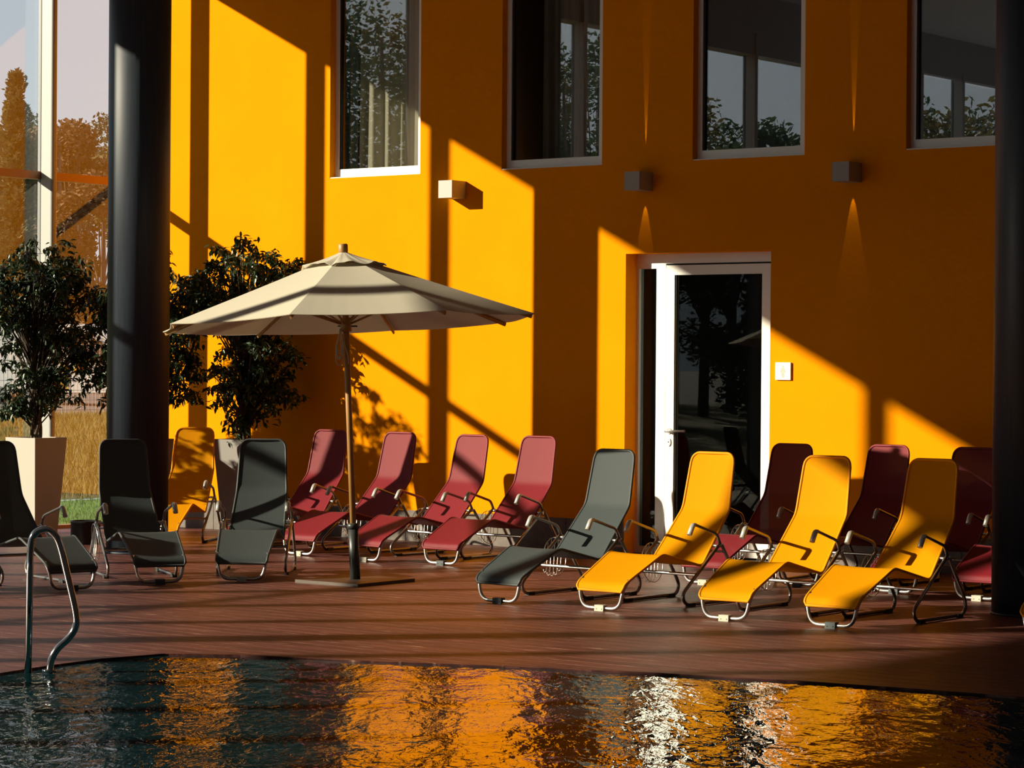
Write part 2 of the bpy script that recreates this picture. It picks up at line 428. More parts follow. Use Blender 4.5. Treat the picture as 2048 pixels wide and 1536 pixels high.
dbox('shadow_gap', 1.506, 1.518, .0, 2.462, M['dark_line'], y0=.195); dbox('shadow_gap', 2.548, 2.560, .0, 2.462, M['dark_line'], y0=.195)
leaf = dbox('door_leaf', 1.518, 1.600, .012, 2.455, M['white'], y0=.155, y1=.225)
for a in ((2.466, 2.548, .012, 2.455), (1.600, 2.466, 2.372, 2.455), (1.600, 2.466, .012, .15)):
    dbox('leaf_rail', *a, M['white'], leaf, .155, .225)
dbox('pane', 1.600, 2.466, .15, 2.372, M['door_glass'], leaf, .188, .196)
dbox('gasket', 1.600, 1.612, .15, 2.372, M['dark_line'], leaf, .165, .187)
hx = 1.556 - DX0
hd = MB().tube([(hx, .155, 1.05), (hx, .095, 1.05)], .011, 8); hd.tube(fillet([(hx, .105, 1.05), (hx, .092, 1.05), (hx + .20, .092, 1.053)], .02), .0105, 8)
hd.lathe([(.024, 1.049), (.024, 1.051)], (hx, .15), 12)
MB().tube([(hx, .157, 1.05), (hx, .147, 1.05)], .026, 14).build('handle_rose', M['tube'], leaf)
hd.build('handle', M['tube'], leaf)
esc = MB().tube([(hx, .157, .955), (hx, .146, .955)], .026, 14, flat=(1.35, .8)); esc.build('key_plate', M['white'], leaf)
MB().tube([(hx, .15, .957), (hx, .1445, .957)], .006, 8).build('keyhole', M['dark_line'], leaf)
rm = MB()
rm.box(-.4, DX1 - DX0 + .4, 2.4, 2.45, -.1, 2.9); rm.box(-.4, -.37, WALL_T, 2.4, -.1, 2.9); rm.box(DX1 - DX0 + .37, DX1 - DX0 + .4, WALL_T, 2.4, -.1, 2.9)
rm.box(-.4, DX1 - DX0 + .4, WALL_T, 2.4, 2.85, 2.9); rm.box(-.4, DX1 - DX0 + .4, .0, 2.4, -.1, -.004)
rm.build('room_lining', M['dark_room'], dr)

# ---- ceiling, right and rear walls (dark hall)
tag(MB().box(-5.2, 17.3, -24, .3, ZTOP, ZTOP + .3).build('ceiling', M['ceiling']), 'dark flat ceiling of the pool hall', 'ceiling', kind='structure')
tag(MB().box(17.0, 17.3, -24, 0, -1, ZTOP).build('wall_right', M['ceiling']), 'dark side wall of the pool hall outside the picture', 'wall', kind='structure')

tag(MB().box(-5.2, 17.3, -24.3, -24, -1, ZTOP).build('wall_front', M['ceiling']), 'dark rear wall of the pool hall behind the viewer', 'wall', kind='structure')

# ---- left glass facade: posts, transom, head, panes
fac = empty('wall_left', (XF, 0, 0)); tag(fac, 'glass facade at the left with white round posts and one transom', 'wall', kind='structure')
HEAD = 5.79; TZ = 3.385
py = [-1.06 - 1.6 * i for i in range(6)] + [-11.42, -12.98, -14.56, -15.90, -16.10, -17.42, -18.9, -20.4, -21.9]
MB().box(-.06, .06, -13.2, 0, HEAD, ZTOP).build('head_beam', M['ceiling'], fac)
MB().box(-.06, .06, -24, -13.2, 6.0, ZTOP).build('head_beam', M['ceiling'], fac)
MB().box(-.05, .05, -24, -.02, -.05, .03).build('sill', M['transom'], fac)
fin = []
for cx_, cy_, a0 in ((.060, .010, 0), (-.060, .010, 90), (-.060, -.010, 180), (.060, -.010, 270)):
    for k in range(5):
        a = math.radians(a0 + 22.5 * k); fin.append((cx_ + .025 * math.cos(a), cy_ + .025 * math.sin(a)))
pm = MB().prism(fin, 0, 6.05).mesh('post', M['post'])
mm = MB().box(-.02, .02, -.014, .014, .03, 6.05).mesh('mullion', M['post'])
gm = MB().box(-.012, .024, -.004, .004, .03, 6.05).mesh('gasket', M['mullion'])
ys = [-.02] + py + [-24]
for y in py:
    p = bpy.data.objects.new('post', pm); col.objects.link(p); p.parent = fac; p.location = (.0, y, 0)
    q = bpy.data.objects.new('mullion', mm); col.objects.link(q); q.parent = fac; q.location = (-.115, y, 0)
    for k in (-.020, .020):
        q = bpy.data.objects.new('gasket', gm); col.objects.link(q); q.parent = fac; q.location = (-.115, y + k, 0)
    # short bracket from the post to the glass line
    MB().box(-.10, .0, y - .02, y + .02, TZ - .035, TZ + .035).build('bracket', M['transom'], fac)
MB().box(-.165, -.085, -24, -.02, TZ - .038, TZ + .038).build('transom', M['transom'], fac)
for a, b_ in zip(ys[:-1], ys[1:]):
    for z0, z1 in ((.03, TZ - .038), (TZ + .038, 6.0)):
        MB().box(-.119, -.111, b_ + .026, a - .026, z0, z1).build('pane', M['facade_glass'], fac)
MB().box(-.18, -.06, -13.2, 0, HEAD, HEAD + .25).build('head_beam', M['ceiling'], fac)

# ---- dark round columns in a row
for i, (x, lab) in enumerate(((-1.92, 'dark steel column standing in front of the planters at left'), (6.28, 'dark steel column at the right edge beside the red loungers'))):
    c = empty('column', (x, -2.68, 0)); tag(c, lab, 'column', 'dark columns')
    MB().lathe([(.26, .0), (.26, ZTOP)], (0, 0), 48).build('shaft', M['column'], c)
    MB().lathe([(.268, .0), (.268, .012), (.262, .016)], (0, 0), 48).build('base_ring', M['column'], c)

# ---- floor: deck boards up to the pool edge
EDGE = [(-13.0, 4.6), (-10.03, 3.883), (-9.2, 3.667), (-8.81, 3.61), (-8.41, 3.585), (-8.01, 3.671), (-7.78, 4.015), (-7.586, 4.643),
        (-7.226, 5.50), (-7.003, 6.198), (-6.80, 6.976), (-6.715, 7.518), (-6.65, 8.163), (-6.60, 9.2), (-6.58, 17.0)]
def xedge(y):
    if y >= EDGE[-1][0]: return 17.0
    for (ya, xa), (yb, xb) in zip(EDGE[:-1], EDGE[1:]):
        if ya <= y <= yb: return xa + (xb - xa) * (y - ya) / (yb - ya)
    return 4.6
flo = empty('floor'); tag(flo, 'reddish brown wooden pool deck of narrow boards', 'floor', kind='structure')
poly = [(-4.85, 0), (-4.85, -13.0)] + [(x - .012, y) for y, x in EDGE] + [(17, 0)]
MB().prism(poly, -.25, -.028).build('subfloor', M['subfloor'], flo)
BW, GAP = .145, .006
full = MB().box(-4.85, 17.0, -BW + GAP, 0, -.028, 0).mesh('deck_board', M['deck'])
r = 0
while True:
    y1 = -.001 - r * BW; y0 = y1 - BW + GAP
    if y0 < -13.0: break
    if y0 > -6.58:
        o = bpy.data.objects.new('deck_board', full); col.objects.link(o); o.parent = flo; o.location = (0, y1, 0)
    else:
        n = 6
        pts = [(xedge(y0 + (y1 - y0) * k / n), y0 + (y1 - y0) * k / n) for k in range(n + 1)]
        MB().prism([(-4.85, y1), (-4.85, y0)] + pts, -.028, 0).build('deck_board', M['deck'], flo)
    r += 1
ed = [(x, y) for y, x in EDGE]
inn = []
for i, (x, y) in enumerate(ed):
    a = ed[max(0, i - 1)]; b_ = ed[min(len(ed) - 1, i + 1)]; t = Vector((b_[0] - a[0], b_[1] - a[1])).normalized()
    inn.append((x - t.y * .07, y + t.x * .07))
V = [(x, y, z) for z in (-.03, .003) for (x, y) in ed] + [(x, y, z) for z in (-.03, .003) for (x, y) in inn]
N_ = len(ed); F = []
for i in range(N_ - 1):
    F += [(N_ + i, N_ + i + 1, 3 * N_ + i + 1, 3 * N_ + i), (i, i + 1, N_ + i + 1, N_ + i), (2 * N_ + i, 3 * N_ + i, 3 * N_ + i + 1, 2 * N_ + i + 1)]
MB().add(V, F).build('pool_coping', M['deck'], flo)
# ---- pool
pool = empty('pool', (6, -9, 0)); tag(pool, 'indoor swimming pool with dark rippled water and curved edge', 'pool', kind='structure')
wp = [(x - .005 - 6, y + 9) for y, x in EDGE] + [(11, -15), (-1.4, -15)]
MB().prism(wp, -.05, -.008).build('water', M['water'], pool)
MB().prism(wp, -1.3, -1.25).build('basin_floor', M['basin'], pool)

# ================================================================== WALL THINGS
def wall_lamp(x, lit, label):
    L = empty('wall_lamp', (x, 0, 3.078)); tag(L, label, 'wall lamp', 'box wall lamps on the orange wall')
    W_, D_, H_, t = .0765, .205, .155, .006
    b = MB(); b.box(-W_, W_, -D_, -D_ + t, 0, H_); b.box(-W_, -W_ + t, -D_ + t, 0, 0, H_); b.box(W_ - t, W_, -D_ + t, 0, 0, H_)
    b.box(-W_ + t, W_ - t, -D_ + t, -.05, H_ - t, H_); b.box(-W_ + t, W_ - t, -D_ + t, -.05, 0, t)
    b.build('housing', M['lamp'], L)
    MB().box(-W_ + t, W_ - t, -.006, 0, 0, H_).build('back_plate', M['lamp'], L)
    if lit:
        for nm, z, dz, ang, yy, en in (('up_beam', H_ - .02, 1, 2.2, -.0105, 60.0), ('down_beam', .05, -1, 10.0, -.030, 7.0)):
            ld = bpy.data.lights.new(nm, 'SPOT'); ld.energy = en; ld.spot_size = math.radians(2 * ang); ld.spot_blend = .25
            ld.shadow_soft_size = .001; ld.color = (1, .78, .45)
            lo = bpy.data.objects.new(nm, ld); col.objects.link(lo); lo.parent = L; lo.location = (0, yy, z)
            lo.rotation_euler = (0, 0, 0) if dz < 0 else (math.pi, 0, 0)
    return L
wall_lamp(-.6035, False, 'sunlit box wall lamp between the first two upper windows')
wall_lamp(1.4015, True, 'shaded box wall lamp just left above the door')
wall_lamp(3.4065, True, 'shaded box wall lamp nearest the dark right column')
sg = empty('door_sign', (2.776, 0, 1.495)); tag(sg, 'small white square restroom sign beside the door', 'sign')
MB().box(-.072, .072, -.018, 0, 0, .142).build('plate', M['sign'], sg)
fg = MB()
def disc(cx, cz, r_, n=12):
    V = [(cx + r_ * math.cos(6.2832 * k / n), -.019, cz + r_ * math.sin(6.2832 * k / n)) for k in range(n)] + [(cx + r_ * math.cos(6.2832 * k / n), -.0175, cz + r_ * math.sin(6.2832 * k / n)) for k in range(n)]
    fg.add(V, [tuple(range(n))] + [(k, (k + 1) % n, n + (k + 1) % n, n + k) for k in range(n)])
def flatpoly(P):
    n = len(P); fg.add([(x, -.019, z) for x, z in P] + [(x, -.0175, z) for x, z in P], [tuple(range(n))] + [(k, (k + 1) % n, n + (k + 1) % n, n + k) for k in range(n)])
disc(0, .112, .0075)
flatpoly([(-.008, .102), (.008, .102), (.026, .066), (.021, .060), (.010, .078), (.016, .052), (-.016, .052), (-.010, .078), (-.021, .060), (-.026, .066)])
flatpoly([(-.013, .052), (-.001, .052), (-.002, .018), (-.009, .018)]); flatpoly([(.001, .052), (.013, .052), (.009, .018), (.002, .018)])
disc(-.048, .122, .005)
fg.build('woman_pictogram', M['sign_fig'], sg)

# ================================================================== LOUNGERS
PROF = fillet([(.028, 0, .140), (.040, 0, .182), (.120, 0, .222), (.433, 0, .364), (.892, 0, .262), (1.246, 0, .622), (1.335, 0, 1.008)], .040, 5)
def hw_at(u, t):
    K = [(0, .188), (.433, .217), (.892, .215), (1.246, .196), (1.34, .176)]
    u = max(0, min(u, 1.34))
    for (a, ha), (b_, hb) in zip(K[:-1], K[1:]):
        if a <= u <= b_: return ha + (hb - ha) * (u - a) / (b_ - a)
    return .176
def sling_geo():
    P = []
    for a, b_ in zip(PROF[:-1], PROF[1:]):
        n = max(1, int((b_ - a).length / .03))
        for k in range(n): P.append(a.lerp(b_, k / n))
    P.append(PROF[-1])
    L = [0]
    for a, b_ in zip(P[:-1], P[1:]): L.append(L[-1] + (b_ - a).length)
    tot = L[-1]
    # extra samples near the rounded top
    rows = []
    R = .062
    for p, l in zip(P, L):
        h = hw_at(p.x, 0); d = tot - l
        if d < R: h -= R - math.sqrt(max(0, R * R - (R - d) ** 2))
        if l < .02: h -= .012 * (1 - l / .02)
        rows.append((p, h))
    # refine the top
    top = rows[-1][0]; prev = rows[-2][0]; dirv = (top - prev).normalized()
    rows = [r_ for r_ in rows if (top - r_[0]).length > R]
    for k in range(9):
        a = math.pi / 2 * k / 8; d = R * (1 - math.sin(a))
        rows.append((top - dirv * d, hw_at(1.33, 0) - R * (1 - math.cos(a))))
    return rows
ROWS = sling_geo()
def make_sling():
    nx = 8; V = []; Nn = len(ROWS)
    nor = []
    for i, (p, h) in enumerate(ROWS):
        a = ROWS[max(0, i - 1)][0]; b_ = ROWS[min(Nn - 1, i + 1)][0]; t = (b_ - a).normalized(); nor.append(Vector((-t.z, 0, t.x)))
    for side in (0, 1):
        for i, (p, h) in enumerate(ROWS):
            for k in range(nx + 1):
                s_ = -1 + 2 * k / nx
                sag = -.007 * (1 - s_ * s_)
                q = p + nor[i] * (sag - .004 * side)
                V.append((q.x, s_ * h, q.z))
    F = []; o = Nn * (nx + 1)
    for i in range(Nn - 1):
        for k in range(nx):
            a = i * (nx + 1) + k
            F.append((a, a + 1, a + nx + 2, a + nx + 1)); F.append((o + a, o + a + nx + 1, o + a + nx + 2, o + a + 1))
    mb = MB(); mb.add(V, F, True); return mb
def make_edge():
    path = [Vector((p.x + .002, h - .004, p.z - .0055)) for p, h in ROWS] + [Vector((p.x + .002, -h + .004, p.z - .0055)) for p, h in reversed(ROWS)]
    return MB().tube(path, .0095, 8, closed=True)
ALU, DK = 'tube', 'tube_dark'
def side_frame(s_):
    w_ = .257 * s_
    path = fillet([(1.045, w_, .405), (.600, w_, .085), (.640, w_, .014), (1.270, w_, .014), (1.305, w_, .085), (1.062, w_, .395)], .055, 6)
    return MB().tube(path, .0125, 8, flat=(1, .9))
def make_lounger(colour, clip):
    root = empty('sun_lounger')
    sl = make_sling().build('sling', M[colour], root)
    make_edge().build('edge_sleeve', M[colour + '_edge'], sl)
    lp = fillet([(.10, .185, .205), (.045, .178, .150), (.045, .150, .020), (.045, -.150, .020), (.045, -.178, .150), (.10, -.185, .205)], .065, 6)
    fl = MB().tube(lp, .0125, 8).build('foot_loop', M[ALU], root)
    cb = MB(); cb.box(.022, .068, -.036, .036, .006, .040); cb.box(.020, .030, -.036, .036, .0, .012); cb.box(.018, .023, -.024, -.018, .012, .018); cb.box(.018, .023, .018, .024, .012, .018)
    cb.build('floor_clip', M['clip_' + clip], fl)
    for s_ in (1, -1):
        sf = side_frame(s_).build('side_frame', M[DK], root)
        for u in (.70, 1.20): MB().box(u - .035, u + .035, .257 * s_ - .017, .257 * s_ + .017, .0, .024).build('skid_pad', M['rubber'], sf)
        MB().tube([(1.03, .195 * s_, .388), (1.03, .272 * s_, .388)], .010, 8).build('pivot_bolt', M[ALU], sf)
        ar = MB().tube(fillet([(1.045, .257 * s_, .400), (1.005, .257 * s_, .470), (.735, .262 * s_, .545), (.715, .262 * s_, .535)], .03, 5), .0105, 8).build('armrest', M[DK], root)
        cp = MB().tube(fillet([(.745, .262 * s_, .547), (.715, .262 * s_, .546), (.672, .262 * s_, .478)], .03, 5), [.012, .014, .017, .019, .020, .020, .020, .0195, .017][:8], 8, flat=(.75, 1.0))
        cp.build('grip_cap', M['cap'], ar)
    MB().tube(fillet([(.800, .257, .235), (.800, .245, .205), (.800, -.245, .205), (.800, -.257, .235)], .03, 4), .011, 8).build('crossbar', M[ALU], root)
    MB().tube([(1.10, .257, .345), (1.10, -.257, .345)], .008, 6).build('rear_crossbar', M[ALU], root)
    # wire basket hung on the left side frame
    wb_ = MB(); wy = .252
    ring = [(1.0 + .125 * math.cos(6.2832 * k / 20), wy + .02 + .015 * math.sin(6.2832 * k / 20), .25 + .135 * math.sin(6.2832 * k / 20)) for k in range(20)]
    wb_.tube(ring, .0032, 5, closed=True)
    for k in range(5):
        u = .92 + .04 * k; hgt = .135 * math.sqrt(max(0, 1 - ((u - 1.0) / .125) ** 2))
        wb_.tube(fillet([(u, wy + .02, .25 + hgt), (u, wy + .035, .25 - hgt), (u, wy + .055, .25 - hgt - .004), (u, wy + .060, .25 - hgt + .02)], .012, 3), .0023, 5)
    wb_.tube([(1.0, wy + .02, .385), (1.03, .257, .395)], .0042, 5)
    wb_.build('wire_basket', M['wire'], root)
    return root
protos = {}
def lounger(colour, clip, x, y, yaw, label):
    k = (colour, clip)
    if k not in protos: protos[k] = make_lounger(*k); o = protos[k]
    else: o = copy_tree(protos[k])
    o.location = (x, y, 0); o.rotation_euler = (0, 0, math.radians(yaw))
    g = {'yellow': 'yellow sun loungers', 'red': 'dark red sun loungers', 'grey': 'charcoal sun loungers'}[colour]
    tag(o, label, 'lounger', g)
    return o
lounger('yellow', 'beige', 4.031, -4.409, 88.4, 'sunlit yellow sun lounger in front of the door, beside the charcoal one')
lounger('yellow', 'beige', 5.013, -4.444, 90.7, 'middle yellow sun lounger of the front row')
lounger('yellow', 'dark', 5.756, -4.405, 89.5, 'yellow sun lounger in the front row with its backrest mostly in shade')
lounger('yellow', 'beige', 7.085, -4.14, 90.0, 'yellow sun lounger cut off by the right picture edge')
lounger('grey', 'dark', 3.217, -4.439, 88.0, 'charcoal sun lounger in the front row left of the yellow ones')
lounger('grey', 'beige', .776, -4.295, 125.7, 'charcoal sun lounger facing the pool in front of the grey planter')
lounger('grey', 'dark', .519, -4.858, 147.6, 'charcoal sun lounger standing before the dark left column')
lounger('grey', 'dark', .44, -5.62, 163.7, 'charcoal sun lounger behind the steel handrail, beside the white planter')
lounger('grey', 'beige', .30, -6.36, 174.0, 'charcoal sun lounger cut off by the left picture edge')
lounger('red', 'beige', -1.417, -1.956, 95.7, 'leftmost red sun lounger by the orange wall')
lounger('red', 'beige', -.648, -2.106, 89.0, 'second red sun lounger from the left, behind the umbrella pole')
lounger('red', 'beige', .180, -2.243, 85.6, 'third red sun lounger from the left, its seat in deep shade')
lounger('red', 'dark', .877, -2.121, 89.6, 'fourth red sun lounger from the left, nearest the door')
lounger('red', 'beige', 3.445, -2.265, 91.0, 'shaded red sun lounger in front of the door, right of the glass')
lounger('red', 'dark', 4.045, -1.93, 88.5, 'shaded red sun lounger between the middle and right yellow loungers')
lounger('red', 'dark', 4.874, -1.997, 91.4, 'red sun lounger behind the rightmost full yellow one, by the dark column')
lounger('red', 'beige', 5.572, -2.096, 90.0, 'red sun lounger mostly hidden by the dark right column')
lounger('yellow', 'beige', -2.196, -2.183, 119.5, 'amber yellow sun lounger in shade behind the dark left column')

# ================================================================== UMBRELLA
ub = empty('umbrella', (1.38, -3.72, 0)); tag(ub, 'large cream octagonal parasol with wooden pole on a square steel plate', 'umbrella')
MB().box(-.30, .30, -.325, .325, 0, .022).build('base_plate', M['plate'], ub)
TILT = math.radians(2.6)
tx = -cr.x * math.tan(TILT) + cf0.x * .034; ty = -cr.y * math.tan(TILT) + cf0.y * .034      # the pole leans to the left of the picture
def up_pt(h): return (tx * h, ty * h, h)
MB().tube([(0, 0, .02), up_pt(.40)], .038, 16).build('socket', M['umb_steel'], ub)
MB().tube([up_pt(.39), up_pt(.43)], .045, 16).build('socket_collar', M['umb_steel'], ub)
MB().tube([up_pt(.20), up_pt(2.42)], .023, 14).build('pole', M['umb_wood'], ub)
fn = MB().tube([up_pt(2.41), up_pt(2.425), up_pt(2.475), up_pt(2.482)], [.030, .036, .036, .030], 14); fn.build('finial', M['umb_wood'], ub)
axis = Vector((tx, ty, 1)).normalized()
e1 = cr - axis * cr.dot(axis); e1.normalize(); e2 = axis.cross(e1)
RR = 1.42; A0 = math.radians(-12)
rim_h, top_h = 1.905, 2.425
def vpt(k, r_, h): 
    a = A0 - k * math.pi / 4
    return axis * h + (e1 * math.cos(a) - e2 * math.sin(a) * -1) * r_
def panel_pt(k, f, t):      # f across the panel 0..1, t from apex 0 to rim 1
    def edge(kk):
        h = top_h + (rim_h - top_h) * (t ** .96)
        return vpt(kk, RR * t, h)
    p = edge(k).lerp(edge(k + 1), f)
    s_ = 4 * f * (1 - f)
    p = p - axis * (.014 * s_ * t) + axis * 0
    # hem curves inward between the ribs
    c = axis * p.dot(axis)
    return c + (p - c) * (1 - .014 * s_ * max(0, t - .6) / .4)
can = MB(); nt_, nf = 12, 8
V = []; F = []
for k in range(8):
    o = len(V)
    for i in range(nt_ + 1):
        t = .165 + (1 - .165) * i / nt_
        for j in range(nf + 1): V.append(panel_pt(k, j / nf, t))
    for i in range(nt_):
        for j in range(nf):
            a = o + i * (nf + 1) + j; F.append((a, a + 1, a + nf + 2, a + nf + 1))
V2 = [v - axis * .004 for v in V]; o2 = len(V)
can.add(V + V2, F + [tuple(o2 + q for q in f[::-1]) for f in F], False)
canopy = can.build('canopy', M['canvas'], ub)
vent = MB(); V = []; F = []
for k in range(8):
    o = len(V)
    for i in range(5):
        t = .02 + .21 * i / 4
        for j in range(nf + 1):
            f_ = j / nf; p = panel_pt(k, f_, t); s_ = 4 * f_ * (1 - f_)
            V.append(p + axis * (.010 + .030 * s_ * (i / 4) ** 2 + .005 * (i / 4) * math.sin(k * 2.1 + j * 1.7)))
    for i in range(4):
        for j in range(nf):
            a = o + i * (nf + 1) + j; F.append((a, a + 1, a + nf + 2, a + nf + 1))
V2 = [v - axis * .003 for v in V]; o2 = len(V)
vent.add(V + V2, F + [tuple(o2 + q for q in f[::-1]) for f in F], True); vent.build('vent_cap', M['canvas'], canopy)
MB().tube([axis * 1.84, axis * 1.94], .042, 12).build('runner_hub', M['umb_wood'], ub)
MB().tube([axis * 2.32, axis * 2.38], .042, 12).build('top_hub', M['umb_wood'], ub)
for k in range(8):
    a = vpt(k, .04, top_h - .045); b_ = vpt(k, RR * .985, rim_h - .020)
    rib = MB().tube([a, b_], .011, 6, flat=(1.5, .8)).build('rib', M['umb_wood'], ub)
    c_ = a.lerp(b_, .48); MB().tube([axis * 1.90 + (vpt(k, .045, 0)), c_], .008, 6).build('strut', M['umb_wood'], rib)
cd = MB(); rc = random.Random(3)
hook = axis * 1.86 + cr * -.04 - cf0 * .045
for q in range(7):
    wv = rc.uniform(.018, .05); ln = rc.uniform(.16, .27); ox = rc.uniform(-.02, .02)
    pts = [hook + cr * (ox * .3 - wv * math.sin(t * math.pi * 2) * .6 - .02 * t * (1 - t)) - Vector((0, 0, ln * math.sin(t * math.pi) ** .8)) - cf0 * rc.uniform(0, .008) for t in [i / 16 for i in range(17)]]
    cd.tube(pts, .0038, 5)
cd.tube([hook, hook + cr * .06 - Vector((0, 0, .20)), hook + cr * .065 - Vector((0, 0, .26))], .0038, 5)
cd.build('pull_cord', M['cord'], ub)
MB().tube([axis * 1.88 + cr * -.06, axis * 1.88 + cr * .085], .006, 6).build('lock_pin', M['umb_steel'], ub)

# ================================================================== POOL HANDRAIL
hr = empty('pool_handrail', (3.68, -9.0, 0)); tag(hr, 'polished steel loop handrail rising at the pool edge', 'handrail')
hd_ = cr                                   # the loop lies about parallel to the picture plane
O = Vector((3.70, -9.04, 0)) - Vector((3.68, -9.0, 0))
K2 = 13.9 / 5200
def rp_(px, pyy): return O + hd_ * ((px - 47) * K2) + Vector((0, 0, (1340 - pyy) * K2))
path = fillet([rp_(47, 1420), rp_(51, 1096), rp_(58, 1072), rp_(82, 1062), rp_(101, 1078), rp_(110, 1100), rp_(140, 1225), rp_(142, 1252), rp_(126, 1277), rp_(103, 1296), rp_(90, 1322), rp_(89, 1400)], .07, 5)
MB().tube(path, .0185, 16).build('rail', M['chrome'], hr)
MB().tube([rp_(89, 1341), rp_(89, 1336)], .036, 16).build('flange', M['chrome'], hr)

# ================================================================== PLANTERS AND FICUS TREES
def planter(x, y, mat, label, wt=.40, wb_=.28, h=.895):
    p = empty('planter', (x, y, 0)); tag(p, label, 'planter', 'tapered planters by the glass facade')
    a, b_ = wt / 2, wb_ / 2; t = .02
    V = [(-b_, -b_, 0), (b_, -b_, 0), (b_, b_, 0), (-b_, b_, 0), (-a, -a, h), (a, -a, h), (a, a, h), (-a, a, h),
         (-a + t, -a + t, h), (a - t, -a + t, h), (a - t, a - t, h), (-a + t, a - t, h), (-a + t, -a + t, h - .06), (a - t, -a + t, h - .06), (a - t, a - t, h - .06), (-a + t, a - t, h - .06)]
    F = [(0, 3, 2, 1)] + [(i, (i + 1) % 4, 4 + (i + 1) % 4, 4 + i) for i in range(4)] + [(4 + i, 4 + (i + 1) % 4, 8 + (i + 1) % 4, 8 + i) for i in range(4)] + [(8 + i, 8 + (i + 1) % 4, 12 + (i + 1) % 4, 12 + i) for i in range(4)]
    MB().add(V, F).build('pot', M[mat], p)
    MB().box(-a + t, a - t, -a + t, a - t, h - .09, h - .05).build('soil', M['soil'], p)
    return p
def leaf_mesh():
    L = 1.0; W_ = .40
    V = [(0, 0, 0), (.25, W_ * .42, .05), (.55, W_ * .5, .03), (.80, W_ * .25, -.04), (1.0, 0, -.12), (.25, -W_ * .42, .05), (.55, -W_ * .5, .03), (.80, -W_ * .25, -.04), (.30, 0, -.01), (.65, 0, -.05)]
    F = [(0, 8, 1), (8, 9, 2, 1), (9, 3, 2), (9, 4, 3), (0, 5, 8), (8, 5, 6, 9), (9, 6, 7), (9, 7, 4)]
    return V, F
LV, LF = leaf_mesh()
lm = bpy.data.meshes.new('leaf'); lm.from_pydata(LV, [], LF); lm.materials.append(M['leaf'])
def ficus(x, y, z, seed, label, blobs, nleaf=2600):
    rnd = random.Random(seed)
    root = empty('ficus_tree', (x, y, z)); tag(root, label, 'tree', 'potted ficus trees')
    ends = []
    tr = MB()
    for q in range(4):       # intertwined stems
        ph = q * 1.57
        pts = [Vector((.035 * math.cos(ph + t * 7) * (1 + t), .035 * math.sin(ph + t * 7) * (1 + t), t * 1.15 - .05)) for t in [i / 18 for i in range(19)]]
        tr.tube(pts, [.019 - .008 * i / 18 for i in range(19)], 6)
    tr.build('trunk', M['bark'], root)
    br = MB()
    mats = []
    for (bx_, by_, bz_, br_, share) in blobs:
        c = Vector((bx_, by_, bz_))
        n = int(nleaf * share)
        nb = max(3, int(n / 30))
        for b_ in range(nb):
            d = Vector((rnd.gauss(0, 1), rnd.gauss(0, 1), rnd.gauss(0, 1))).normalized() * br_ * (rnd.random() ** .45)
            tip = c + Vector((d.x, d.y, d.z * 1.05)); tip.y = min(tip.y, -y - .12); tip.x = max(tip.x, XF + .22 - x)
            base = Vector((.03 * rnd.uniform(-1, 1), .03 * rnd.uniform(-1, 1), max(.12, min(1.1, tip.z * .55 - .1))))
            mid = base.lerp(tip, .6) + Vector((0, 0, .10))
            tw = [base.lerp(mid, t) * (1 - t) + mid.lerp(tip, t) * t for t in (0, .35, .7, 1)]
            # drooping twig end
            dirv = Vector((tip.x, tip.y, 0)); dirv = dirv.normalized() if dirv.length > .01 else Vector((1, 0, 0))
            end = tip + dirv * .10 + Vector((0, min(0, -y - .10 - tip.y - dirv.y * .10), 0)) + Vector((0, 0, -.13 * rnd.random()))
            br.tube([tw[0], tw[1], tw[2], tip, end], [.007, .006, .0045, .003, .0018], 4, cap=False)
            for q in range(30):
                t = rnd.random(); p = tip.lerp(end, t) if rnd.random() < .75 else tw[2].lerp(tip, t)
                p = p + Vector((rnd.gauss(0, .022), rnd.gauss(0, .022), rnd.gauss(0, .022)))
                az = rnd.uniform(0, 6.283); pitch = rnd.uniform(-.2, 1.35); s_ = rnd.uniform(.055, .085)
                m = Matrix.Translation(p) @ Matrix.Rotation(az, 4, 'Z') @ Matrix.Rotation(pitch, 4, 'Y') @ Matrix.Rotation(rnd.uniform(-.9, .9), 4, 'X') @ Matrix.Scale(s_, 4)
                if y + p.y < -.07 and p.z > .02 and x + p.x > XF + .13: mats.append((m, s_, p))
    br.build('branch', M['bark'], root)
    # the leaves that show largest (nearest to the viewer) are leaves of their own
    toc = (CAM - Vector((x, y, z))).normalized()
    mats.sort(key=lambda q: -(q[2].dot(toc) * .5 + q[1] * 6 + q[2].length * .2))
    for m, s_, p in mats[:300]:
        o = bpy.data.objects.new('leaf', lm); col.objects.link(o); o.parent = root; o.matrix_local = m
    fm = MB()
    for m, s_, p in mats[300:]: fm.add([m @ Vector(v) for v in LV], LF)
    tag(fm.build('foliage', M['leaf'], root), kind='stuff')
    return root
PZ = .845
planter(-4.34, -1.595, 'pot_white', 'white tapered planter at far left in front of the glass')
planter(-3.42, -1.12, 'pot_grey', 'grey tapered planter hidden behind the dark left column')
planter(-2.72, -.50, 'pot_grey', 'grey tapered planter dappled with light behind the facing charcoal lounger', wt=.42)
crw = lambda a, d, z: (cr.x * a + cf0.x * d, cr.y * a + cf0.y * d, z)
ficus(-4.34, -1.595, PZ, 11, 'dense ficus tree at far left in the white planter',
      [(*crw(.02, 0, 1.55), .40, .24), (*crw(.30, 0, 1.50), .28, .13), (*crw(-.28, 0, 1.35), .34, .16), (*crw(.28, 0, 1.02), .32, .13), (*crw(.0, 0, .95), .38, .16), (*crw(.10, -.05, .50), .30, .13), (*crw(-.18, 0, .40), .25, .05)], 6800)
